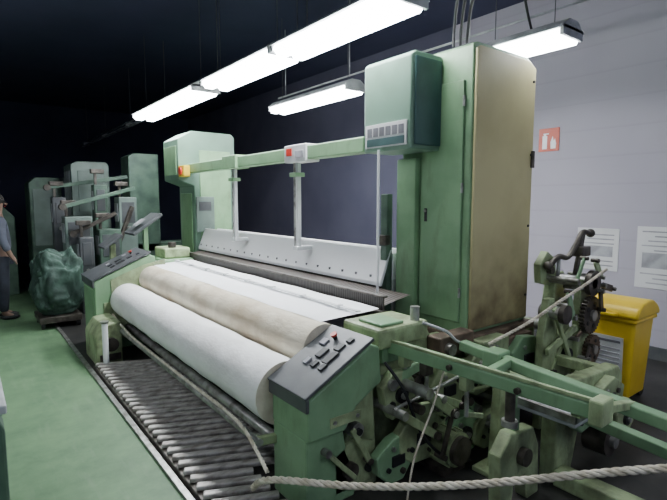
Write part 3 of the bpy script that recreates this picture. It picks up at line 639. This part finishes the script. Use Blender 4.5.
# ------------------------------------------------------------------ signs and posters on wall
X=WX
b=MB(); b.box((X-.012,3.04,2.30),(X-.001,3.30,2.58),'orange',.003)
b.box((X-.016,3.19,2.33),(X-.012,3.25,2.49),'white',.001); b.box((X-.016,3.205,2.49),(X-.012,3.235,2.515),'white',.001); b.box((X-.016,3.17,2.505),(X-.012,3.24,2.52),'white',.001)
b.prism([(3.08,2.33),(3.14,2.33),(3.145,2.41),(3.12,2.48),(3.105,2.42),(3.09,2.45),(3.075,2.39)],'x',X-.016,X-.012,'white',0)
b.done("fire_extinguisher_sign",label="red fire extinguisher sign with white pictogram on wall",category="sign")
def poster(y0,y1,z0,z1,lab,pic=True):
    b=MB(); b.box((X-.010,y0,z0),(X-.001,y1,z1),'paper',.002)
    n=int((z1-z0)/.05)
    for k in range(1,n):
        if pic and .3<k/n<.6: continue
        b.box((X-.012,y0+.05,z0+k*.05),(X-.0095,y1-.05-.06*((k*7)%3),z0+k*.05+.014),'palink',0)
    if pic: b.box((X-.012,y0+.06,z0+(z1-z0)*.33),(X-.0095,y1-.06,z0+(z1-z0)*.58),'palink',0)
    b.done("wall_poster",label=lab,category="poster")
poster(2.30,2.76,.90,1.38,"white printed notice with picture on pale wall")
poster(1.68,2.12,.76,1.42,"large white printed notice sheet above the bin")

# ------------------------------------------------------------------ neighbouring machines
b2=empty("background_loom",(2.4,10,0),"grey-green second weaving loom standing in shadow","weaving loom")
b=MB(); b.prism([(1.5,0),(1.5,2.30),(1.6,2.36),(2.05,2.36),(2.1,2.30),(2.1,0)],'y',9.2,9.9,'greygreen',.012); t2=b.done("cabinet_tower",b2)
b=MB(); b.box((1.485,9.28,1.4),(1.499,9.8,2.2),'lampbody',.006); b.done("door",t2)
b=MB(); b.box((1.6,9.185,1.5),(2.0,9.199,2.2),'greygreen',.006); b.done("side_panel",t2)
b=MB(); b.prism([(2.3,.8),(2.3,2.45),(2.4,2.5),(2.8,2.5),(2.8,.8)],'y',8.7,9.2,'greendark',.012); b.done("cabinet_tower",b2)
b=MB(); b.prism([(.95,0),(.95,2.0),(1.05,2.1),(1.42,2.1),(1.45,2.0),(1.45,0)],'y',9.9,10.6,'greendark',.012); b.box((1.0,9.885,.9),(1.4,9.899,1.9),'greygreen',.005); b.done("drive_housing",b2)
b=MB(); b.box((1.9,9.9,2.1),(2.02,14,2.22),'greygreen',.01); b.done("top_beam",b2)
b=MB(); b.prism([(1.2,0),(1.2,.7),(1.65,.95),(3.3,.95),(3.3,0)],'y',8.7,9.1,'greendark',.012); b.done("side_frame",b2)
b=MB(); b.cyl((1.4,9.9,.6),(1.4,14,.6),.15,'cloth',seg=28); b.done("cloth_roll",b2)
b=MB(); b.prism([(1.18,.72),(1.18,.76),(1.62,1.0),(1.66,.96)],'y',8.68,9.12,'panel',.004); b.done("control_panel",b2)
for (x0,x1,y0,y1,z0,z1,m) in [(1.22,1.60,8.2,8.5,0,1.45,'greygreen'),(1.66,1.98,8.05,8.35,0,1.25,'greendark'),(1.35,1.55,7.9,8.1,0,1.15,'panel'),(2.02,2.30,8.3,8.6,0,1.75,'greygreen'),(1.15,1.35,8.8,9.0,.7,1.75,'panel'),(1.70,1.90,8.5,8.7,0,1.95,'greendark')]:
    b=MB(); b.box((x0,y0,z0),(x1,y1,z1),m,.015); b.box((x0+.04,y0-.012,z1-.42),(x1-.04,y0,z1-.08),'panel',.004); b.box((x0-.012,y0+.05,z1-.40),(x0,y1-.05,z1-.1),'lampbody',.004); b.cyl(((x0+x1)/2,y0-.03,z1-.5),((x0+x1)/2,y0,z1-.5),.03,'steel',seg=12)
    b.beam((x0+.05,(y0+y1)/2,z1),(x0+.05,(y0+y1)/2,z1+.22),.04,.04,'iron'); b.box((x0-.02,(y0+y1)/2-.05,z1+.18),(x0+.18,(y0+y1)/2+.05,z1+.25),'iron',.01)
    b.done("control_cabinet",b2)
for k,(p,q) in enumerate([((1.2,8.2,1.6),(2.3,8.4,1.9)),((1.3,8.1,1.2),(1.9,8.0,1.5)),((1.1,8.9,1.9),(2.3,8.8,2.1)),((1.9,8.1,.9),(2.2,8.2,1.6))]):
    b=MB(); b.beam(p,q,.05,.06,('greendark','iron')[k%2]); b.cyl((p[0],p[1]-.05,p[2]),(p[0],p[1]+.05,p[2]),.05,'iron',seg=14); b.done("linkage_arm",b2)
c3=empty("machine_housing",(.35,10.6,0),"dark grey-green machine housing standing in shadow","machine housing")
b=MB(); b.prism([(-1.2,0),(-1.2,1.75),(-1.0,1.9),(.3,1.9),(.75,1.4),(.75,0)],'y',10.3,11.0,'greendark',.02); b.done("housing_body",c3)
b=MB(); b.box((-.3,10.28,.3),(.25,10.299,1.4),'greygreen',.006); b.done("access_cover",c3)
b=MB(); b.box((-.4,10.4,1.9),(.1,10.8,2.25),'panel',.02); b.done("top_box",c3)
c2=empty("machine_console",(-.4,2.9,0),"green machine console with pale worktop edge beside the aisle","machine console")
b=MB(); b.prism([(-.9,0),(-.9,.8),(.06,.8),(.09,.72),(.09,0)],'y',2.42,3.3,'greendark',.012); b.done("console_body",c2)
b=MB(); b.box((-.92,2.39,.80),(.10,3.32,.84),'lampbody',.008); b.done("console_top",c2)
b=MB(); b.box((-.7,2.405,.12),(-.02,2.42,.66),'greendirty',.005); b.done("access_cover",c2)

cart=empty("covered_cart",(.97,7.5,0),"cart heaped with crumpled dark green tarpaulin beside the aisle","covered cart")
b=MB(); tb=bmesh.new(); bmesh.ops.create_icosphere(tb,subdivisions=5,radius=1)
e=lambda t,p:math.copysign(abs(t)**p,t)
for v in tb.verts:
    x,y,z=v.co
    p=Vector((e(x,.65)*.30,e(y,.65)*.36,e(z,.8)*.46+.58))
    q=Vector((x,y,z))
    n1=noise.noise(q*1.9+Vector((3,1,5))); n2=abs(noise.noise(q*4.5)); n3=noise.noise(q*8+Vector((7,0,0)))
    k=1+.26*n1-.22*n2-.07*n3
    p=Vector((p.x*k,p.y*k,.16+(p.z-.16)*(1+.2*n1-.12*n2)))
    p.z=max(p.z,.165)
    v.co=p+Vector((.97,7.5,0))
b._merge(tb,'greenbag',True); b.done("tarpaulin",cart)
b=MB(); b.box((.72,7.2,.08),(1.22,7.8,.16),'iron',.006); b.done("wheeled_base",cart)
for x in (.76,1.18):
    for y in (7.26,7.74):
        b=MB(); b.cyl((x-.02,y,.045),(x+.02,y,.045),.045,'black'); b.done("wheel",cart)

# ------------------------------------------------------------------ person
def skin(name,verts,edges,radii,m,parent,loc,label=None,root=0):
    me=bpy.data.meshes.new(name); me.from_pydata([Vector(v) for v in verts],edges,[]); me.materials.append(M[m])
    o=bpy.data.objects.new(name,me); COL.objects.link(o)
    md=o.modifiers.new("Skin",'SKIN'); md.use_smooth_shade=True
    for i,r in enumerate(radii):
        r=(r,r) if not isinstance(r,tuple) else r
        me.skin_vertices[0].data[i].radius=r
    me.skin_vertices[0].data[root].use_root=True
    sd=o.modifiers.new("Sub",'SUBSURF'); sd.levels=1; sd.render_levels=2
    place(o,loc,parent)
    if label:o["label"]=label
    return o
PL=Vector((.40,8.3,0))
per=empty("person",PL,"person in grey-blue shirt and dark trousers standing beside the aisle","person")
V=[(0,0,.95),(0,0,1.15),(0,0,1.38),(0,0,1.50),(0,0,1.58),(.01,0,1.68),(0,0,1.76)]
E=[(0,1),(1,2),(2,3),(3,4),(4,5),(5,6)]
Rr=[(.14,.11),(.13,.10),(.15,.10),(.06,.06),(.065,.07),(.085,.095),(.06,.07)]
for sgn in (-1,1):
    i=len(V); V+=[(0.01,sgn*.18,1.42),(.02,sgn*.24,1.15),(.10,sgn*.22,.95),(.14,sgn*.21,.88)]; Rr+=[.06,.045,.035,.028]; E+=[(2,i),(i,i+1),(i+1,i+2),(i+2,i+3)]
    h=i+3
    for q in range(4):
        j=len(V); V+=[(.165,sgn*(.18+.02*q),.835),(.175+.004*(q%2),sgn*(.18+.02*q),.80)]; Rr+=[.009,.008]; E+=[(h,j),(j,j+1)]
    j=len(V); V+=[(.16,sgn*.17,.87),(.185,sgn*.155,.85)]; Rr+=[.010,.009]; E+=[(h,j),(j,j+1)]
    i=len(V); V+=[(0,sgn*.10,.88),(.01,sgn*.11,.50),(-.01,sgn*.11,.09),(.12,sgn*.12,.035)]; Rr+=[.09,.06,.045,.035]; E+=[(0,i),(i,i+1),(i+1,i+2),(i+2,i+3)]
body=skin("body",V,E,Rr,'skin',per,PL)
SV=[(0,0,.92),(0,0,1.15),(0,0,1.38),(0,0,1.47)]+[(0.01,-.18,1.42),(.02,-.24,1.15),(.085,-.222,.98)]+[(0.01,.18,1.42),(.02,.24,1.15),(.085,.222,.98)]
skin("shirt",SV,[(0,1),(1,2),(2,3),(2,4),(4,5),(5,6),(2,7),(7,8),(8,9)],[(.165,.135),(.15,.12),(.17,.12),.075,.075,.06,.05,.075,.06,.05],'shirt',per,PL)
TV=[(0,0,.97),(0,.10,.86),(.01,.11,.50),(-.01,.11,.10),(0,-.10,.86),(.01,-.11,.50),(-.01,-.11,.10)]
skin("trousers",TV,[(0,1),(1,2),(2,3),(0,4),(4,5),(5,6)],[(.155,.125),.105,.08,.065,.105,.08,.065],'trousers',per,PL)
for s_ in (-1,1):
    b=MB(); b.sphere(PL+Vector((.06,s_*.115,.038)),.1,'black',(1.25,.45,.38)); b.done("shoe",per)
b=MB(); b.sphere(PL+Vector((-.02,0,1.70)),.11,'hair',(1,.92,.98)); b.done("hair",per)
b=MB(); b.cyl(PL+Vector((.09,0,1.655)),PL+Vector((.12,0,1.64)),.014,'skin',r2=.018,seg=8); b.done("nose",per)
for s_ in (-1,1):
    b=MB(); b.sphere(PL+Vector((.09,s_*.033,1.68)),.011,'black',seg=8); b.done("eye",per)
    b=MB(); b.sphere(PL+Vector((0,s_*.10,1.665)),.024,'skin',(.8,.5,1.3),seg=8); b.done("ear",per)
b=MB(); b.box(PL+Vector((.088,-.022,1.61)),PL+Vector((.1,.022,1.617)),'red',.002); b.done("mouth",per)

# ------------------------------------------------------------------ world, camera
w=bpy.data.worlds.new("World"); scn.world=w; w.use_nodes=True
w.node_tree.nodes["Background"].inputs[0].default_value=(0.5,0.55,0.8,1); w.node_tree.nodes["Background"].inputs[1].default_value=0.4
cd=bpy.data.cameras.new("cam"); cam=bpy.data.objects.new("cam",cd); COL.objects.link(cam)
cam.location=(0,0,1.7); cam.rotation_euler=(math.radians(90-5.9),0,math.radians(-37.6)); cd.lens=26.0; cd.sensor_width=36; cd.clip_start=.05
scn.camera=cam
